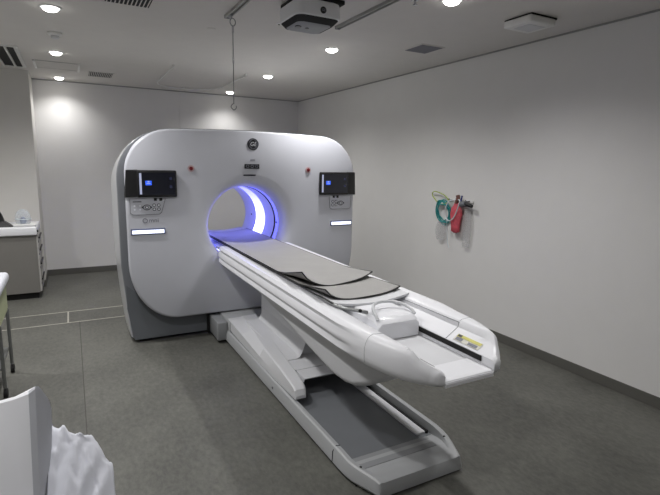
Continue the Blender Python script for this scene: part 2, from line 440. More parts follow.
# --- key panels below the tablets
def keypad(x0, x1, slope, main, order):
    b = bmesh.new(); z0, z1 = 1.185, 1.318
    P = [(x0, z1), (x1, z1), (x1-slope[1], z0+.015), (x1-slope[1]-.02, z0), (x0+slope[0]+.02, z0), (x0+slope[0], z0+.015)]
    loft(b, [[(x, YF+.001, z) for x, z in P], [(x, YF-.003, z) for x, z in P]])
    kp = obj('control_panel', b, 'face_plastic', gantry)
    b = bmesh.new()
    for p, q in zip(P[1:], P[2:]+P[:1]):
        if p[1] == z1 and q[1] == z1: continue
        tube(b, [(p[0], YF-.003, p[1]), (q[0], YF-.003, q[1])], .0022, 6)
    obj('panel_outline', b, 'groove_grey', kp)
    yk = YF-.003
    def ring(x, z, r, m='print_dark', nm='key'):
        b = bmesh.new(); cyl(b, (x, yk, z), r, (0, -1, 0), .003, 20); o = obj(nm, b, m, kp)
        b = bmesh.new(); cyl(b, (x, yk-.003, z), r*.62, (0, -1, 0), .0015, 16); obj('key_face', b, 'key_white', o); return o
    for cx, kind in order:
        if kind == 'dpad':
            b = bmesh.new(); pts = [Vector((cx+.030*math.cos(2*PI*i/24), yk-.001, 1.247+.022*math.sin(2*PI*i/24))) for i in range(24)]
            tube(b, pts, .0028, 6, close=True); obj('dial_ring', b, 'print_dark', kp)
            ring(cx, 1.247, .014)
            for dx, dz in ((-.036, 0), (.036, 0)):
                b = bmesh.new(); cyl(b, (cx+dx, yk, 1.247+dz), .007, (0, -1, 0), .002, 10); obj('key', b, 'print_dark', kp)
        elif kind == 'four':
            for dx in (-.019, .019):
                for dz in (-.018, .018): ring(cx+dx, 1.247+dz, .014)
        else:
            for dx in (-.022, .022):
                for dz in (-.018, .014):
                    b = bmesh.new(); cyl(b, (cx+dx, yk, 1.247+dz), .008, (0, -1, 0), .003, 12); obj('key', b, 'key_white', kp)
            obj('printed_line', B(cx-.035, cx+.035, yk-.001, yk+.001, 1.292, 1.300), 'print_dark', kp)
    for dx in (0, .045):
        obj('usb_socket', B(main+dx, main+dx+.024, yk-.003, yk+.001, 1.302, 1.326), 'black_plastic', kp)
keypad(.430, .720, (.0, .035), .625, ((.488, 'soft'), (.565, 'dpad'), (.644, 'four')))
keypad(2.345, 2.600, (.01, .0), 2.385, ((2.405, 'four'), (2.480, 'dpad')))
def bar(x0, x1):
    f = obj('light_bar_frame', B(x0-.012, x1+.012, YF-.008, YF+.003, 1.010, 1.064, bev=.005), 'bar_frame', gantry)
    obj('light_bar', B(x0, x1, YF-.011, YF-.006, 1.020, 1.050, bev=.002), 'light_bar', f)
bar(.437, .700); bar(2.375, 2.610)

# ================================================================== PATIENT TABLE
TX = 1.508
table = thing('patient_table', 'long white patient table reaching from the scanner bore on a low sliding base', 'patient table', (TX, 3.0, 0))
def half_w(y):
    t = max(0, (2.05-y)/.62); return .361*(max(0, 1-t**2.6))**(1/2.6)
def zoff(y): return (y-1.8)*.004           # hair-line rise towards the scanner
def side_prof(w, y, plain=False, zb=.70):
    """right half (x from outer edge inwards) of the upper housing, as (dx,z)"""
    if plain:
        o = [(w-.05, zb+.0), (w-.020, zb+.008), (w-.006, zb+.025), (w-.001, zb+.045), (w, zb+.065), (w, .780), (w-.001, .798), (w-.004, .815), (w-.009, .830), (w-.018, .845), (w-.030, .854)]
    else:
        o = [(w-.04, zb-.01), (w-.020, zb), (w-.004, zb+.02), (w-.016, zb+.045), (w-.013, zb+.058), (w+.000, zb+.072), (w-.001, zb+.09), (w-.018, zb+.112), (w-.014, zb+.125), (w-.003, .842), (w-.022, .862)]
    def hx(x):
        K = [(.146, .770), (.226, .818), (.234, .842), (.244, .855), (.33, .862)]
        if x <= .146: return .770
        for (xa, za), (xb, zb_) in zip(K, K[1:]):
            if x <= xb: return za+(zb_-za)*(x-xa)/(xb-xa)
        return .862
    top = hx(w-.03)
    d = .861-top
    o = [(dx, .72+(z-.72)*(1-d/.141) if z > .72 else z) for dx, z in o]
    e_ = .044 if plain else .035
    rim = [(x, hx(x)) for x in (max(.1475, min(w-e_, .326)), max(.147, min(w-e_-.004, .248)), max(.1468, min(w-e_-.007, .238)), max(.1466, min(w-e_-.010, .226)))]
    o = [(max(dx, .1478), z) if z > .78 else (dx, z) for dx, z in o]
    return o + rim + [(max(.1464, min(w-e_-.014, .2)), hx(min(w-e_-.014, .2))), (.146, .770), (.145, .766), (.145, .722)]
def station(w, y, plain=False, zb=.70, dz=0):
    h = side_prof(w, y, plain, zb)
    L = [Vector((TX-dx, y, z+dz)) for dx, z in h]; Rr = [Vector((TX+dx, y, z+dz)) for dx, z in h[::-1]]
    return L+Rr
b = bmesh.new(); st = []
for k, (y, ww) in enumerate([(4.385, .30), (4.375, .325), (4.35, .342), (4.31, .352), (4.25, .358), (4.1, .36), (3.6, .36), (3.0, .36), (2.4, .36), (2.05, .36)]):
    sh = .02*max(0, (y-4.31)/.075)
    st.append([Vector((p.x, p.y, p.z-(sh if p.z > .8 else -sh*1.5)+zoff(y)*2)) for p in station(ww, y)])
# the grooves fade out before the seam
st.append(station(half_w(1.90), 1.90, True)); st.append(station(half_w(1.7995), 1.7995, True))
loft(b, st)
obj('table_housing', b, 'white_plastic', table, 35)
b = bmesh.new(); st = []
ys = [1.7985, 1.74, 1.68, 1.64, 1.60, 1.57, 1.545, 1.525, 1.508, 1.497, 1.490]
for y in ys: st.append(station(half_w(y), y, True, zb=.70))
for y, fx, fz in ((1.480, .90, .92), (1.472, .72, .78), (1.466, .45, .55)):      # rounded ends of the two side rails
    R_ = []
    for p in station(half_w(1.490), y, True, zb=.70):
        dx = p.x-TX; a_ = abs(dx)
        if a_ > .1455: R_.append(Vector((TX+math.copysign(.1455+(a_-.1455)*fx, dx), y, .735+(p.z-.735)*fz)))
        else: R_.append(Vector((p.x, y, p.z if p.z < .73 else .735+(p.z-.735)*fz)))
    st.append(R_)
loft(b, st)
obj('foot_cover', b, 'white_plastic', table, 35)
w_end = half_w(1.41)
# trench floor, flap, black slots
b = B(TX-.144, TX+.144, 1.49, 2.25, .706, .724); obj('trench_floor', b, 'pale_plastic', table)
b = bmesh.new(); loft(b, [[(TX-.142, y, z), (TX+.142, y, z), (TX+.142, y, .701), (TX-.142, y, .701)] for y, z in ((1.62, .731), (1.488, .730), (1.472, .727), (1.464, .716))])
obj('end_flap', b, 'white_plastic', table)
for s in (-1, 1):
    x = TX+s*.1435
    obj('slot', B(min(x, x-s*.004), max(x, x-s*.004), 1.545, 2.14, .742, .768), 'black_rubber', table)
    b = bmesh.new(); xx = TX+s*.234
    tube(b, [(xx, 2.6, .842), (xx, 1.80, .842)], .0016, 6); tube(b, [(xx, 1.80, .843), (xx-s*.008, 1.798, .819), (xx-s*.087, 1.795, .7715)], .0012, 6)
    obj('panel_seam', b, 'groove_grey', table)
    b = bmesh.new()                                     # seam round the cover
    pr = [(dx, z) for dx, z in side_prof(half_w(1.799), 1.8, True)][2:14]
    tube(b, [(TX+s*dx, 1.799, z+.0004) for dx, z in pr], .0010, 6); obj('cover_seam', b, 'groove_grey', table)
# label on the right sloping deck
def on_slope(u, y, lift=.002):      # u 0 = outer, 1 = inner
    x0, z0, x1, z1 = TX+.228, .819, TX+.146, .770
    x = x0+(x1-x0)*u; z = z0+(z1-z0)*u; return Vector((x-.45*lift, y, z+.9*lift))
def slope_patch(u0, u1, y0, y1, lift, th=.001):
    b = bmesh.new()
    c = [(u0, y0), (u1, y0), (u1, y1), (u0, y1)]
    loft(b, [[on_slope(u, y, lift-th) for u, y in c], [on_slope(u, y, lift) for u, y in c]]); return b
lb = obj('warning_label', slope_patch(.42, .86, 1.585, 1.755, .003), 'paper_label', table)
obj('label_band', slope_patch(.42, .60, 1.59, 1.75, .0045), 'yellow_label', lb)
for (u0, u1, y0, y1) in ((.62, .82, 1.70, 1.745), (.66, .82, 1.60, 1.66)): obj('label_print', slope_patch(u0, u1, y0, y1, .0045), 'print_grey', lb)
b = slope_patch(.45, .57, 1.72, 1.745, .006); obj('label_symbol', b, 'print_dark', lb)

# lower beam (wedge below the housing)
b = bmesh.new(); st = []
for y, zb, hw in [(4.30, .690, .25), (3.9, .690, .27), (3.40, .655, .285), (3.1, .612, .285), (2.8, .562, .285), (2.5, .515, .285), (2.3, .488, .285), (2.2, .478, .285), (2.1, .480, .282), (2.02, .494, .276), (1.94, .525, .262), (1.86, .570, .24), (1.78, .622, .21), (1.70, .672, .18), (1.64, .715, .15)]:
    zt = .708 if y > 1.9 else max(.712, .708); r = min(.035, max(.004, (zt-zb)*.3))
    P = []
    for s, a0 in ((-1, PI), (1, 1.5*PI)):
        cx = TX+s*(hw-r)
        for k in range(6):
            a = a0+PI/2*k/5; P.append((cx+r*math.cos(a), y, zb+r+r*math.sin(a)))
    P += [(TX+hw, y, zt), (TX-hw, y, zt)]
    st.append(P)
loft(b, st); obj('support_beam', b, 'pale_plastic', table, 40)

# sliding base tray
bx0, bx1 = 1.172, 1.862
b = bmesh.new()
def base_st(y, ins=0, zt=.118, fl=.062, x_in=.045):
    a, c = bx0+ins, bx1-ins
    return [(a+.012, y, .012), (a, y, .03), (a+.004, y, zt-.03), (a+.012, y, zt-.006), (a+.022, y, zt), (a+x_in, y, zt-.004), (a+x_in+.012, y, fl),
            (c-x_in-.012, y, fl), (c-x_in, y, zt-.004), (c-.022, y, zt), (c-.012, y, zt-.006), (c-.004, y, zt-.03), (c, y, .03), (c-.012, y, .012)]
st = [base_st(4.40), base_st(2.9), base_st(2.12), base_st(2.04), base_st(1.98, .002, .112, .075), base_st(1.93, .010, .108, .083), base_st(1.88, .026, .104, .088), base_st(1.83, .045, .100, .090), base_st(1.79, .060, .096, .090), base_st(1.765, .068, .088, .084), base_st(1.755, .072, .06, .055)]
loft(b, st); obj('base_tray', b, 'grey_plastic', table, 35)
obj('base_floor', B(bx0+.060, bx1-.060, 2.03, 4.38, .056, .0665), 'dark_grey_plastic', table)
b = bmesh.new(); loft(b, [[(bx0+.062, 2.03, .066), (bx1-.10, 2.03, .066), (bx1-.10, 2.03, .05), (bx0+.062, 2.03, .05)], [(bx0+.075, 1.90, .0885), (bx1-.13, 1.90, .0885), (bx1-.13, 1.90, .06), (bx0+.075, 1.90, .06)]])
obj('base_ramp', b, 'mid_grey_plastic', table)
obj('base_underside', B(bx0+.03, bx1-.03, 1.90, 4.38, 0, .02), 'groove_dark', table)
obj('rail_strip', B(bx1-.150, bx1-.085, 2.055, 4.2, .066, .079, bev=.002, seg=1), 'pale_plastic', table)
obj('rail_slot', B(bx1-.083, bx1-.068, 2.05, 4.2, .066, .083), 'black_rubber', table)
b = bmesh.new(); tube(b, [(bx0-.001, 2.105, .03), (bx0+.001, 2.105, .09), (bx0+.024, 2.105, .1195), (bx0+.047, 2.105, .115)], .0022, 6)
obj('base_seam', b, 'groove_dark', table)
for x, y in ((bx0+.055, 1.90), (bx1-.05, 1.93)):
    b = bmesh.new(); cyl(b, (x, y, .094), .007, (0, 0, 1), .012, 12); obj('bolt_cap', b, 'groove_dark', table)
b = bmesh.new(); cyl(b, (bx0+.002, 3.0, .07), .008, (-1, 0, 0), .006, 12); obj('bolt_cap', b, 'groove_grey', table)
# dock between base and gantry
obj('dock_block', B(1.095, 1.19, 4.16, 4.48, .03, .200, bev=.012), 'mid_grey_plastic', table, 40)
obj('dock_gap', B(1.078, 1.092, 4.44, 4.50, .02, .215), 'black_rubber', table)
obj('dock_shelf', B(1.19, 1.86, 4.10, 4.47, .11, .215, bev=.01), 'grey_plastic', table, 40)

# lift arm covers (both sides of the base)
def arm(s):
    b = bmesh.new(); st = []
    for y, zt, xr, xi, zb in [(4.225, .200, 1.33, 1.47, .14), (4.215, .222, 1.335, 1.475, .14), (4.19, .228, 1.333, 1.475, .135), (3.8, .232, 1.29, 1.415, .125), (3.35, .232, 1.24, 1.35, .12), (3.1, .226, 1.226, 1.325, .12), (2.95, .219, 1.218, 1.312, .122), (2.8, .210, 1.209, 1.30, .126), (2.72, .200, 1.206, 1.29, .128), (2.68, .185, 1.206, 1.28, .13), (2.66, .150, 1.208, 1.272, .13)]:
        zo = zt-.008-.055*min(1, max(0, (4.2-y)/.9))*max(0, min(1, (y-2.66)/.3)); P = [(1.198, zb), (1.200, max(zo, zb+.01)), (xr-.006, zt-.006), (xr+.006, zt), (xi-.01, zt), (xi, zt-.010), (xi+.002, zb)]
        st.append([(TX+s*(TX-x), y, z) for x, z in P])
    loft(b, st); return obj('lift_arm_cover', b, 'pale_plastic', table, 22)
arm(-1); arm(1)
# telescoping plates between
def plate(y0, y1, z0, z1, ins):
    b = bmesh.new(); st = []
    for y, z in ((y0, z0), (y1, z1)):
        P = []
        if ins == 0: xs = [-.205, -.20, -.11, -.085, -.062, -.035, .03]; zs = [-.02, 0, 0, .010, .045, .12, .36]
        else: xs = [-.205+ins, -.20+ins, -.05, .04, .09, .13, .17-ins]; zs = [-.02, 0, 0, 0, 0, 0, 0]
        top = [(TX+x, y, z+dz) for x, dz in zip(xs, zs)]
        bot = [(x, y, zz-.006) for x, y, zz in top[::-1]]
        st.append(top+bot)
    loft(b, st); return obj('telescopic_cover', b, 'pale_plastic', table, 30)
plate(3.09, 3.98, .214, .250, 0); plate(2.93, 3.30, .203, .215, .008); plate(2.79, 3.15, .194, .206, .016)
# lifting column under the beam, in shadow
obj('lift_column', B(TX-.04, TX+.20, 3.15, 4.05, .066, .66, bev=.02), 'pale_plastic', table, 40)

# cradle: concave shell that slides on the housing
def cradle_z(u, base=.868, rise=.026): return base+rise*u*u
def concave(y0, y1, hw, base, rise, th, ny=14, cut=None, wob=None):
    b = bmesh.new(); st = []
    M = 16
    for k in range(ny+1):
        y = y0+(y1-y0)*k/ny; P = []
        for i in range(M+1):
            u = -1+2*i/M; dz = wob(u, y) if wob else 0
            P.append((TX+hw*u, y, base+rise*u*u+dz))
        P += [(x, yy, z-th) for x, yy, z in P[::-1]]
        st.append(P)
    loft(b, st); return b
b = concave(2.27, 5.60, .262, .852, .028, .013, 6)
cr = obj('cradle', b, 'pale_plastic', table, 40)
for s in (-1, 1):
    b = bmesh.new(); tube(b, [(TX+s*.263, 2.27, .877), (TX+s*.263, 5.58, .877)], .0055, 8); obj('cradle_rail', b, 'groove_dark' if s < 0 else 'white_plastic', cr)
obj('cradle_side_strip', B(TX+.262, TX+.292, 3.24, 4.36, .862, .888, bev=.004), 'white_plastic', cr, 40)
# end block of the cradle
b = bmesh.new(); st = []
for y, z1, hw in [(2.45, .835, .138), (2.16, .845, .138), (2.10, .846, .138), (2.05, .842, .138), (2.02, .832, .136), (2.00, .815, .132), (1.995, .730, .130)]:
    st.append([(TX-hw, y, .727), (TX-hw, y, z1-.02), (TX-hw+.02, y, z1), (TX+hw-.02, y, z1), (TX+hw, y, z1-.02), (TX+hw, y, .727)])
loft(b, st); obj('cradle_end_block', b, 'white_plastic', cr, 40)
# cradle handle: bowed tubular rail
b = bmesh.new()
P = spline([(TX-.258, 2.45, .872), (TX-.258, 2.30, .872), (TX-.235, 2.20, .868), (TX-.17, 2.13, .862), (TX-.13, 2.12, .850)], 8)
tube(b, P, .011, 10); obj('cradle_end_rail', b, 'brushed_steel', cr, 60)
b = bmesh.new()
P = spline([(TX-.126, 2.02, .835), (TX-.122, 2.05, .856), (TX-.105, 2.10, .871), (TX-.06, 2.155, .880), (TX+.0, 2.17, .883), (TX+.07, 2.155, .879), (TX+.108, 2.11, .870), (TX+.122, 2.06, .855), (TX+.124, 2.03, .838)], 8)
tube(b, P, .009, 12); obj('cradle_handle', b, 'shell_plastic', cr, 60)
b = bmesh.new(); cyl(b, (TX-.175, 2.120, .866), .010, (-.5, -.8, .3), .014, 14); obj('handle_knob', b, 'black_rubber', cr)

# ================================================================== MATS ON THE TABLE
def wobA(u, y):
    k = max(0, 1-(y-2.68)/.35); return .040*k*abs(u)**2.5 + (.035*k*max(0, -u)**8) + .004*k*math.sin(5*u)
def wobB(u, y):
    k = max(0, 1-(y-2.36)/.36); return .022*k*abs(u)**2.5 + (.030*k*max(0, -u)**8) + .004*k*math.sin(4*u+1)
def matt(y0, y1, base, wob, label, cat='table pad', yin=.3):
    t = obj('table_mat', concave(y0, y1, .262, base, .026, .006, 26, wob=wob), 'mat_fabric', None, 40); tag(t, label, cat, 'grey pads on the patient table')
    for nm, pts in (('edge_binding', [(TX+.263*(-1+2*i/16), y0, base-.003+.026*(-1+2*i/16)**2+wob(-1+2*i/16, y0)) for i in range(17)]),
                    ('edge_binding', [(TX-.263, y0+(y1-y0)*i/20, base+.023+wob(-1, y0+(y1-y0)*i/20)) for i in range(21)]),
                    ('edge_binding', [(TX+.263, y0+(y1-y0)*i/20, base+.023+wob(1, y0+(y1-y0)*i/20)) for i in range(21)])):
        b = bmesh.new(); tube(b, pts, .0048, 6); obj(nm, b, 'mat_edge', t, 60)
    return t
matt(2.36, 3.1, .860, wobB, 'short grey pad with black binding under the long one, nearest the table handle')
matt(2.68, 5.35, .868, lambda u, y: wobA(u, y), 'long grey pad with black edging lying along the table into the bore')

# ================================================================== CEILING
def grille(x0, x1, y0, y1, n, label, axis='x'):
    t = thing('air_grille', label, 'air vent', ((x0+x1)/2, (y0+y1)/2, H), 'slatted ceiling grilles')
    obj('grille_duct', B(x0+.01, x1-.01, y0+.01, y1-.01, H-.004, H-.001), 'groove_dark', t)
    b = bmesh.new()
    for a in ((x0, x0+.014, y0, y1), (x1-.014, x1, y0, y1), (x0, x1, y0, y0+.014), (x0, x1, y1-.014, y1)): box(b, *a, H-.005, H)
    obj('grille_frame', b, 'ceiling_paint', t)
    for k in range(n):
        x = x0+.014+(x1-x0-.028)*(k+.5)/n
        obj('slat', B(x-.0035, x+.0035, y0+.012, y1-.012, H-.0065, H-.004), 'ceiling_paint', t)
grille(.262, .572, 3.46, 3.80, 11, 'large dark slatted grille in the ceiling, cut by the top edge of the photo')
grille(.268, .560, 6.74, 7.13, 13, 'small dark slatted grille in the ceiling near the back wall')
t = thing('linear_diffuser', 'white framed ceiling diffuser with two black slots at the far left', 'air vent', (-.46, 6.3, H))
b = bmesh.new(); y0, y1 = 5.72, 6.86
for a in ((-.60, -.585, y0, y1), (-.405, -.372, y0, y1), (-.60, -.372, y0-.02, y0), (-.60, -.372, y1, y1+.02), (-.487, -.470, y0, y1)): box(b, *a, H-.014, H)
obj('diffuser_frame', b, 'white_enamel', t)
for x0, x1 in ((-.585, -.487), (-.470, -.405)): obj('slot', B(x0+.005, x1-.005, y0, y1, H-.006, H-.001), 'black_rubber', t)
# access hatch with white end brackets
t = thing('ceiling_hatch', 'faint rectangular access hatch with white end clips behind the smoke detector', 'hatch', (-.06, 6.55, H))
b = bmesh.new()
for a in ((-.26, .15, 6.34, 6.346), (-.26, .15, 6.80, 6.806)): box(b, *a, H-.005, H)
obj('hatch_outline', b, 'joint', t)
obj('hatch_panel', B(-.258, .148, 6.346, 6.80, H-.004, H), 'ceiling_paint', t)
for x in (-.285, .155): obj('end_clip', B(x, x+.022, 6.34, 6.82, H-.018, H, bev=.004), 'white_enamel', t)
# smoke detector
t = thing('smoke_detector', 'round white smoke detector on the ceiling between two downlights', 'smoke detector', (-.04, 4.93, H))
b = bmesh.new(); lathe(b, (-.04, 4.93, H), [(.055, 0), (.056, -.012), (.048, -.022), (.034, -.026)], n=32); obj('base_plate', b, 'white_enamel', t, 40)
b = bmesh.new(); lathe(b, (-.04, 4.93, H-.026), [(.030, 0), (.034, -.012), (.028, -.022), (.012, -.026)], n=24); obj('sensor_chamber', b, 'pale_plastic', t, 40)
# flush caps
for (x, y, r, lab) in ((1.075, 4.09, .035, 'small flat white cap on the ceiling left of the hook rod'), (1.487, 3.66, .022, 'tiny round ceiling plate with a dark centre, between the hook rod and ceiling camera')):
    t = thing('inspection_cover', lab, 'ceiling fitting', (x, y, H), 'small ceiling caps')
    b = bmesh.new(); lathe(b, (x, y, H), [(r, 0), (r, -.003), (r*.7, -.006)], n=24); obj('cap_plate', b, 'ceiling_paint' if r > .03 else 'white_enamel', t, 40)
    if r < .03:
        b = bmesh.new(); cyl(b, (x, y, H-.006), r*.35, (0, 0, -1), .004, 12); obj('cap_centre', b, 'black_plastic', t)
t = thing('sprinkler', 'small chrome sprinkler head at the top edge, left of the cut-off downlight', 'sprinkler', (2.03, 2.68, H))
b = bmesh.new(); lathe(b, (2.03, 2.68, H), [(.030, 0), (.028, -.008), (.012, -.012)], n=24); obj('escutcheon', b, 'chrome', t, 40)
b = bmesh.new(); lathe(b, (2.03, 2.68, H-.012), [(.008, 0), (.008, -.02), (.016, -.022), (.016, -.026), (.004, -.028)], n=18); obj('deflector', b, 'chrome', t, 40)
# square speaker
t = thing('ceiling_speaker', 'square flush grey speaker grille in the ceiling left of the white box', 'speaker', (2.91, 3.69, H))
obj('speaker_frame', B(2.785, 3.045, 3.55, 3.83, H-.006, H, bev=.002, seg=1), 'ceiling_paint', t)
mat('speaker_mesh', (120, 120, 128), .7); obj('speaker_mesh', B(2.80, 3.03, 3.565, 3.815, H-.009, H-.005), 'speaker_mesh', t)
# white box
t = thing('ceiling_unit', 'white square box hanging just below the ceiling near the right wall', 'ceiling unit', (2.98, 2.59, H))
obj('mount_plate', B(2.87, 3.13, 2.47, 2.71, H-.012, H), 'black_rubber', t)
obj('unit_case', B(2.85, 3.11, 2.46, 2.70, H-.062, H-.012, bev=.012, seg=3), 'white_enamel', t, 40)
obj('unit_lens', B(2.90, 3.06, 2.51, 2.65, H-.066, H-.060, bev=.003), 'pale_plastic', t, 40)
# IV rails
mat('rail_alu', (168, 168, 165), .45, metal=.3)
def rail(x, y0, y1, label):
    t = thing('hanger_rail', label, 'ceiling rail', (x, (y0+y1)/2, H), 'straight ceiling rails')
    b = bmesh.new(); box(b, x-.020, x-.011, y0, y1, H-.022, H); box(b, x+.011, x+.020, y0, y1, H-.022, H); box(b, x-.011, x+.011, y0, y1, H-.008, H)
    obj('rail_channel', b, 'rail_alu', t)
    obj('end_stop', B(x-.022, x+.022, y1, y1+.01, H-.024, H), 'mid_grey_plastic', t)
rail(1.085, .8, 3.66, 'straight ceiling rail on the left that carries the hook rod')
rail(1.905, .8, 3.48, 'straight ceiling rail running past the right of the ceiling camera')
# curtain rail (U)
P = [(1.085, 5.75, H-.02), (1.09, 6.5, H-.02), (1.10, 6.98, H-.02), (1.16, 7.20, H-.02), (1.32, 7.33, H-.02), (1.52, 7.37, H-.02), (1.72, 7.33, H-.02), (1.88, 7.20, H-.02), (1.95, 6.98, H-.02), (1.95, 6.5, H-.02), (1.95, 5.85, H-.02)]
t = thing('curtain_rail', 'thin white U-shaped curtain rail on the ceiling near the back wall', 'curtain rail', (1.5, 6.6, H))
b = bmesh.new(); tube(b, spline(P, 6), .008, 8); obj('rail_tube', b, 'white_enamel', t, 60)
for x, y in ((1.085, 5.78), (1.09, 6.6), (1.52, 7.37), (1.95, 6.6), (1.95, 5.88)): obj('rail_bracket', B(x-.012, x+.012, y-.03, y+.03, H-.016, H, bev=.002, seg=1), 'white_enamel', t)
# hanging hook rod
hx, hy = 1.104, 3.60
t = thing('drip_hook', 'thin steel hook rod hanging from the left ceiling rail', 'hanging hook', (hx, hy, 2.03))
b = bmesh.new(); box(b, hx-.030, hx-.008, hy-.03, hy+.03, 2.676, 2.690); obj('trolley', b, 'mid_grey_plastic', t)
b = bmesh.new(); ring = [(hx+.020*math.cos(a), hy, 2.640+.026*math.sin(a)) for a in [2*PI*i/20 for i in range(20)]]; tube(b, ring, .0035, 6, close=True)
tube(b, [(hx-.012, hy, 2.676), (hx-.004, hy, 2.664)], .004, 6); obj('carrier_ring', b, 'brushed_steel', t, 60)
b = bmesh.new(); tube(b, [(hx, hy, 2.615), (hx, hy, 2.07)], .0035, 8); obj('rod', b, 'brushed_steel', t, 60)
for z, r_ in ((2.57, .008), (2.36, .007)):
    b = bmesh.new(); cyl(b, (hx, hy, z), r_, (0, 0, 1), .04, 10); obj('rod_collar', b, 'chrome', t, 60)
b = bmesh.new(); tube(b, spline([(hx, hy, 2.075), (hx-.016, hy, 2.062), (hx-.020, hy, 2.045), (hx, hy, 2.028), (hx+.018, hy, 2.042), (hx+.018, hy, 2.058)], 6), .0038, 8); obj('hook', b, 'brushed_steel', t, 60)
# 3D camera
t = thing('ceiling_camera', 'white ceiling-mounted positioning camera with black visor and round emblem', 'camera', (1.49, 3.08, H))
obj('mount_plate', B(1.33, 1.66, 2.94, 3.25, H-.027, H, bev=.006), 'black_rubber', t, 40)  # mount; its black also carries the shadow gap above the case
def cam_ring(dx0, dx1, dy0, dy1, z, cham):
    x0, x1, y0, y1 = 1.312+dx0, 1.638-dx1, 2.925+dy0, 3.265-dy1
    P = []
    for (cx, cy, a0) in ((x0+cham, y0+cham, PI), (x1-cham, y0+cham, 1.5*PI), (x1-cham, y1-cham, 0), (x0+cham, y1-cham, PI/2)):
        for k in range(7): a = a0+PI/2*k/6; P.append((cx+cham*math.cos(a), cy+cham*math.sin(a), z))
    return P
b = bmesh.new(); loft(b, [cam_ring(.02, .02, .02, .02, H-.026, .05), cam_ring(.006, .006, .006, .006, H-.034, .055), cam_ring(0, 0, 0, 0, H-.06, .06), cam_ring(0, 0, 0, 0, H-.122, .06), cam_ring(.006, .006, .006, .006, H-.128, .055)])
cs = obj('camera_case', b, 'white_plastic', t, 40)
b = bmesh.new(); loft(b, [cam_ring(.008, .008, .008, .008, H-.127, .055), cam_ring(.035, .025, .065, .02, H-.152, .05)]); obj('visor', b, 'black_rubber', t, 40)
b = bmesh.new(); loft(b, [cam_ring(.042, .032, .075, .025, H-.151, .045), cam_ring(.05, .04, .085, .03, H-.156, .045)]); us = obj('underside_panel', b, 'mid_grey_plastic', t, 40)
b = bmesh.new(); cyl(b, (1.40, 3.11, H-.156), .022, (0, 0, -1), .006, 24); cyl(b, (1.47, 3.12, H-.156), .012, (0, 0, -1), .005, 20); obj('camera_lens', b, 'lens_glass', us, 40)
e2 = obj('emblem', (lambda b: (cyl(b, (1.492, 2.925, 2.612), .021, (0, -1, 0), .003, 28), b)[1])(bmesh.new()), 'emblem_black', t, 30)
text('emblem_letters', 'GE', .022, Vector((1.492, 2.9215, 2.612)), RX, 'print_grey', e2, .0006, .25)

# ================================================================== LEFT SIDE: CABINET
t = thing('drawer_cabinet', 'grey drawer cabinet against the pillar with a white worktop', 'cabinet', (-.74, 6.82, 0))
obj('cabinet_body', B(-1.12, -.40, 6.52, 7.10, .075, .765, bev=.004), 'cabinet_metal', t)
obj('shadow_base', B(-1.10, -.42, 6.56, 7.10, 0, .075), 'black_rubber', t)  # black base standing in for the shadow below the cabinet
for k, (z0, z1) in enumerate(((.085, .27), (.275, .46), (.465, .60), (.605, .755))):
    d = obj('drawer', B(-.400, -.382, 6.525, 7.095, z0, z1, bev=.003), 'cabinet_edge', t)
    obj('handle', B(-.382, -.366, 6.60, 7.02, (z0+z1)/2-.010+.04, (z0+z1)/2+.010+.04, bev=.004), 'black_plastic', d)
    obj('drawer_lock', B(-.384, -.376, 6.54, 6.565, (z0+z1)/2-.01, (z0+z1)/2+.015), 'print_dark', d)
obj('worktop', B(-1.14, -.385, 6.49, 7.12, .765, .862, bev=.012, seg=3), 'white_plastic', t, 40)
obj('corner_bumper', B(-.395, -.372, 6.50, 6.56, .800, .822, bev=.004), 'black_plastic', t)
# tray
b = bmesh.new(); loft(b, [[(-.60, 6.55, .863), (-.41, 6.55, .863), (-.41, 6.75, .863), (-.60, 6.75, .863)], [(-.62, 6.53, .885), (-.39, 6.53, .885), (-.39, 6.77, .885), (-.62, 6.77, .885)]])
tag(obj('paper_tray', b, 'white_enamel', None), 'shallow white tray on the cabinet worktop, holding the clear dome', 'tray')
# clear dome shield
b = bmesh.new(); cx, cy, cz = -.525, 6.68, .886; st = []
for k in range(9):
    a = PI/2*k/9; r = .082*math.cos(a) if k else .082
    st.append([(cx+r*math.cos(2*PI*i/28), cy+r*math.sin(2*PI*i/28)*.8, cz+.06+.112*math.sin(a)) for i in range(28)])
st.insert(0, [(cx+.072*math.cos(2*PI*i/28), cy+.058*math.sin(2*PI*i/28), cz) for i in range(28)])
t = thing('dome_container', 'clear rounded plastic dome standing in the tray on the cabinet', 'plastic container', (cx, cy, cz))
loft(b, st, True, True); obj('dome_shell', b, 'clear_plastic', t, 60)
b = bmesh.new(); tube(b, [(cx+.084*math.cos(2*PI*i/30), cy+.066*math.sin(2*PI*i/30), cz+.055) for i in range(30)], .004, 6, close=True); obj('dome_rim', b, 'pale_tube', t, 60)
b = bmesh.new(); lathe(b, (cx, cy, cz+.004), [(.03, 0), (.035, .03), (.025, .06), (.01, .075)], n=18); obj('inner_cup', b, 'bar_frame', t, 60)
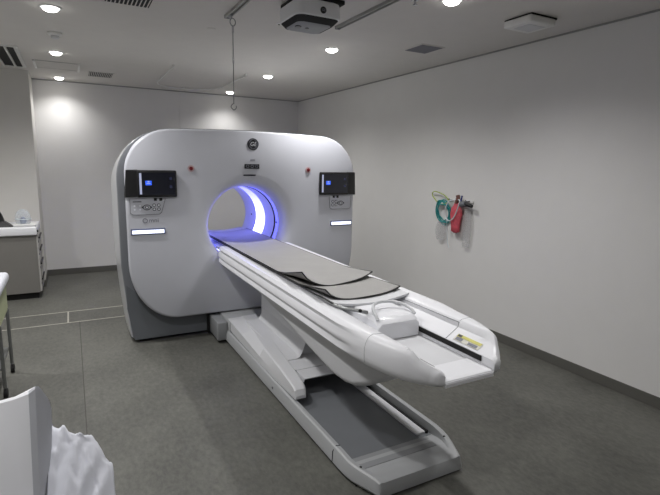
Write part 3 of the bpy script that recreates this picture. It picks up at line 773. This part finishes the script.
# black phone / device at the frame edge
t = thing('black_device', 'black upright device on the worktop at the left edge of the photo', 'device', (-.72, 6.62, .862))
b = bmesh.new(); loft(b, [[(-.80, 6.56, .862), (-.625, 6.56, .862), (-.625, 6.68, .862), (-.80, 6.68, .862)], [(-.80, 6.58, .895), (-.66, 6.58, .895), (-.66, 6.68, .895), (-.80, 6.68, .895)], [(-.80, 6.60, .925), (-.70, 6.60, .925), (-.70, 6.68, .925), (-.80, 6.68, .925)]])
obj('device_base', b, 'black_plastic', t)
b = bmesh.new(); loft(b, [[(-.80, 6.60, .92), (-.70, 6.60, .92), (-.70, 6.66, .92), (-.80, 6.66, .92)], [(-.80, 6.61, 1.00), (-.722, 6.61, 1.00), (-.722, 6.65, 1.00), (-.80, 6.65, 1.00)], [(-.80, 6.61, 1.05), (-.745, 6.61, 1.05), (-.745, 6.64, 1.05), (-.80, 6.64, 1.05)]])
obj('device_screen', b, 'black_plastic', t)

# trolley at the left edge
t = thing('steel_trolley', 'steel trolley with a white padded top and castors at the left edge', 'trolley', (-.75, 3.95, 0))
b = bmesh.new(); box(b, -1.05, -.462, 3.72, 4.32, .715, .790, bev=.028, seg=4); obj('padded_top', b, 'cover_cloth', t, 60)
obj('side_panel', B(-1.03, -.485, 3.76, 4.28, .50, .715, bev=.01), 'pale_green_panel', t)
for (x, y) in ((-.49, 3.79), (-.49, 4.25), (-1.02, 3.79), (-1.02, 4.25)):
    b = bmesh.new(); tube(b, [(x, y, .075), (x, y, .52)], .012, 10); lg = obj('leg', b, 'brushed_steel', t, 60)
    b = bmesh.new(); cyl(b, (x-.012, y+.012, .032), .032, (1, 0, 0), .024, 20); c = obj('castor', b, 'black_rubber', lg, 40)
obj('lower_shelf', B(-1.01, -.50, 3.80, 4.24, .20, .215), 'brushed_steel', t)

# ================================================================== FOREGROUND: gurney, cushion, sheet
t = thing('stretcher', 'padded stretcher end at the lower left corner under the cushion and sheet', 'stretcher', (-.45, 1.3, 0))
obj('mattress', B(-1.0, -.10, .20, 1.50, .42, .52, bev=.02, seg=3), 'foam_cover', t, 40)
obj('deck', B(-.98, -.12, .22, 1.48, .37, .42), 'mid_grey_plastic', t)
for x in (-.90, -.20):
    for y in (.30, 1.40):
        b = bmesh.new(); tube(b, [(x, y, .06), (x, y, .37)], .018, 10); lg = obj('leg', b, 'brushed_steel', t, 60)
        b = bmesh.new(); cyl(b, (x-.015, y, .035), .035, (1, 0, 0), .03, 20); obj('castor', b, 'black_rubber', lg, 40)
# upright white cushion: plan outline lofted upwards, saddle shaped top
b = bmesh.new(); st = []
# (x, y, top height, lean back of the top)
PL = [(-.46, 1.30, 1.010, .05), (-.38, 1.325, 1.014, .045), (-.30, 1.35, 1.018, .035), (-.24, 1.38, 1.018, .025), (-.20, 1.405, 1.020, .012), (-.165, 1.418, 1.022, .004), (-.135, 1.427, 1.028, 0), (-.120, 1.438, 1.034, 0), (-.114, 1.460, 1.024, 0), (-.112, 1.486, 1.006, 0), (-.102, 1.515, .972, 0), (-.096, 1.55, .935, 0), (-.095, 1.585, .895, 0), (-.105, 1.61, .86, 0), (-.15, 1.62, .85, 0), (-.26, 1.57, .86, 0), (-.36, 1.53, .86, 0), (-.46, 1.50, .86, 0)]
for z in (0, .25, .5, .7, .82, .9, .96, .99, 1.0):
    R_ = []
    for x, y, zt, ln in PL:
        zz = .521+(zt-.521)*z
        R_.append((x-.016*(1-z)*(1 if x > -.2 else 0), y+ln*max(0, (z-.5)/.5)**2 + (.006 if z == 1.0 and y < 1.5 else 0) - .02*(1-z), zz))
    st.append(R_)
loft(b, st)
b.faces.ensure_lookup_table()
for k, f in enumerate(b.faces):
    if k < 8*len(PL) and 6 <= k % len(PL) <= 11: f.material_index = 1  # shaded tone put on the side past the crease
cu = obj('support_cushion', b, ['foam_cover', 'cushion_shaded_side'], None, 25)
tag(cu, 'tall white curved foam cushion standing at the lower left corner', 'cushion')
# crumpled sheet draped from the cushion's side over the stretcher corner
b = bmesh.new(); nx, ny = 34, 30
def sheet_pt(u, v):
    x = -.112+.160*u+.012*math.sin(v*5)*u
    zt = .845-.050*u-.070*u**4
    y = 1.60 - .06*u - .26*v*(1-.35*u)
    z = zt - (zt-.53)*v**1.15
    n1 = noise.noise(Vector((u*2.6+v*1.5, v*2.2, 2.1))); n2 = noise.noise(Vector((u*6-v*3, v*5, 5.0)))
    r = abs(noise.noise(Vector((u*3.5+v*2.5, v*1.5, 9.0))))
    return Vector((x+.012*n2*v, y+.030*n1+.010*n2, z+.030*n1+.014*n2-.06*r*(.15+v)+.010*noise.noise(Vector((u*13, v*11, 3)))))
g = [[b.verts.new(sheet_pt(i/nx, j/ny)) for i in range(nx+1)] for j in range(ny+1)]
for j in range(ny):
    for i in range(nx): b.faces.new((g[j][i], g[j][i+1], g[j+1][i+1], g[j+1][i]))
sh = obj('crumpled_sheet', b, 'cover_cloth', None, 180)
md = sh.modifiers.new('solid', 'SOLIDIFY'); md.thickness = .004
tag(sh, 'crumpled white sheet hanging beside the white cushion at the lower left', 'sheet')

# ================================================================== HANGING TUBING ON THE RIGHT WALL
def wpt(y, z, d=.03): return (XR-d, y, z)
hk = thing('wall_hook', 'small dark wall hook carrying the red bag and tubing', 'hook', (XR, 3.72, 1.30))
obj('hook_plate', B(XR-.01, XR, 3.55, 3.90, 1.285, 1.315, bev=.002, seg=1), 'wall_paint', hk)
for y in (3.60, 3.72, 3.84):
    b = bmesh.new(); tube(b, spline([(XR-.008, y, 1.305), (XR-.035, y, 1.300), (XR-.060, y, 1.300), (XR-.066, y, 1.318)], 5), .005, 8); obj('hook_prong', b, 'black_plastic', hk, 60)
# teal coil
b = bmesh.new(); P = []
for i in range(150):
    a = 2*PI*i/30; k = .88+.16*math.sin(i*.37)
    P.append((XR-.030-.018*math.sin(i*.21), 3.955+.115*k*math.cos(a), 1.165+.125*k*math.sin(a)+.012*math.sin(i*.5)))
tube(b, P, .0065, 6)
tag(obj('teal_tubing', b, 'teal_tube', None, 60), 'coil of teal tubing hanging left of the red bag', 'tubing')
b = bmesh.new(); tube(b, spline([(XR-.066, 3.84, 1.30), (XR-.05, 3.93, 1.345), (XR-.04, 4.08, 1.375), (XR-.03, 4.15, 1.35), (XR-.03, 4.10, 1.29), (XR-.04, 3.99, 1.245), (XR-.05, 3.88, 1.27), (XR-.066, 3.835, 1.295)], 8), .0055, 6)
tag(obj('green_tubing', b, 'green_tube', None, 60), 'yellow-green loop of thin tube sticking out at the upper left of the bundle', 'tubing')
b = bmesh.new(); tube(b, spline([(XR-.066, 3.72, 1.31), (XR-.085, 3.66, 1.30), (XR-.09, 3.72, 1.14), (XR-.09, 3.80, 1.09), (XR-.09, 3.86, 1.16), (XR-.085, 3.83, 1.28), (XR-.07, 3.73, 1.315)], 8), .006, 6)
tube(b, spline([(XR-.07, 3.86, 1.18), (XR-.05, 3.86, 1.0), (XR-.05, 3.84, .86), (XR-.045, 3.82, .80)], 8), .005, 6)
tag(obj('clear_tubing', b, 'pale_tube', None, 60), 'white clear tubing looped in front of the red bag', 'tubing')
# red breathing bag
t = thing('red_bag', 'crumpled red rubber bag hanging on the wall hooks', 'bag', (XR-.05, 3.73, .98))
b = bmesh.new(); prof = [(.022, 0), (.035, -.03), (.062, -.07), (.072, -.12), (.060, -.18), (.055, -.24), (.048, -.30), (.020, -.315)]
rings = []
for r, d in prof:
    rings.append([(XR-.052+.42*r*math.cos(2*PI*i/24)*(1+.15*math.sin(3*i+d*30)), 3.735+r*1.15*math.sin(2*PI*i/24)*(1+.10*math.sin(2*i+d*40)), 1.285+d) for i in range(24)])
loft(b, rings); obj('bag_body', b, 'red_bag', t, 60)
b = bmesh.new(); cyl(b, (XR-.052, 3.735, 1.275), .022, (0, -.2, 1), .05, 16); obj('bag_neck', b, 'brown_fitting', t, 60)
# dark valve
t = thing('breathing_valve', 'dark grey valve fitting at the top right of the hanging bundle', 'valve', (XR-.06, 3.62, 1.28))
b = bmesh.new(); cyl(b, (XR-.062, 3.66, 1.27), .032, (0, -1, .15), .07, 18); obj('valve_body', b, 'dark_grey_plastic', t, 60)
b = bmesh.new(); cyl(b, (XR-.062, 3.60, 1.28), .018, (0, -1, -.2), .09, 14); obj('valve_outlet', b, 'black_plastic', t, 60)
b = bmesh.new(); cyl(b, (XR-.062, 3.70, 1.30), .020, (0, .3, 1), .06, 14); obj('valve_cap', b, 'brown_fitting', t, 60)
b = bmesh.new(); cyl(b, (XR-.075, 3.655, 1.30), .008, (0, -.25, 1), .06, 10); obj('blue_connector', b, 'blue_fitting', t, 60)
# clear mask bag below teal coil, and clear bag at right
def pouch(y, z0, z1, hw, name, label):
    b = bmesh.new(); st = []
    for k in range(7):
        z = z1+(z0-z1)*k/6; r = hw*(.55+.45*math.sin(PI*(k+.7)/7.2))
        st.append([(XR-.026+.014*math.cos(2*PI*i/20), y+r*math.sin(2*PI*i/20), z) for i in range(20)])
    loft(b, st); return tag(obj(name, b, 'clear_bag', None, 60), label, 'bag')
pouch(3.985, .86, 1.05, .085, 'clear_pouch', 'pale clear pouch hanging below the teal coil')
pouch(3.60, .84, 1.22, .065, 'clear_pouch', 'faint clear pouch hanging right of the red bag')
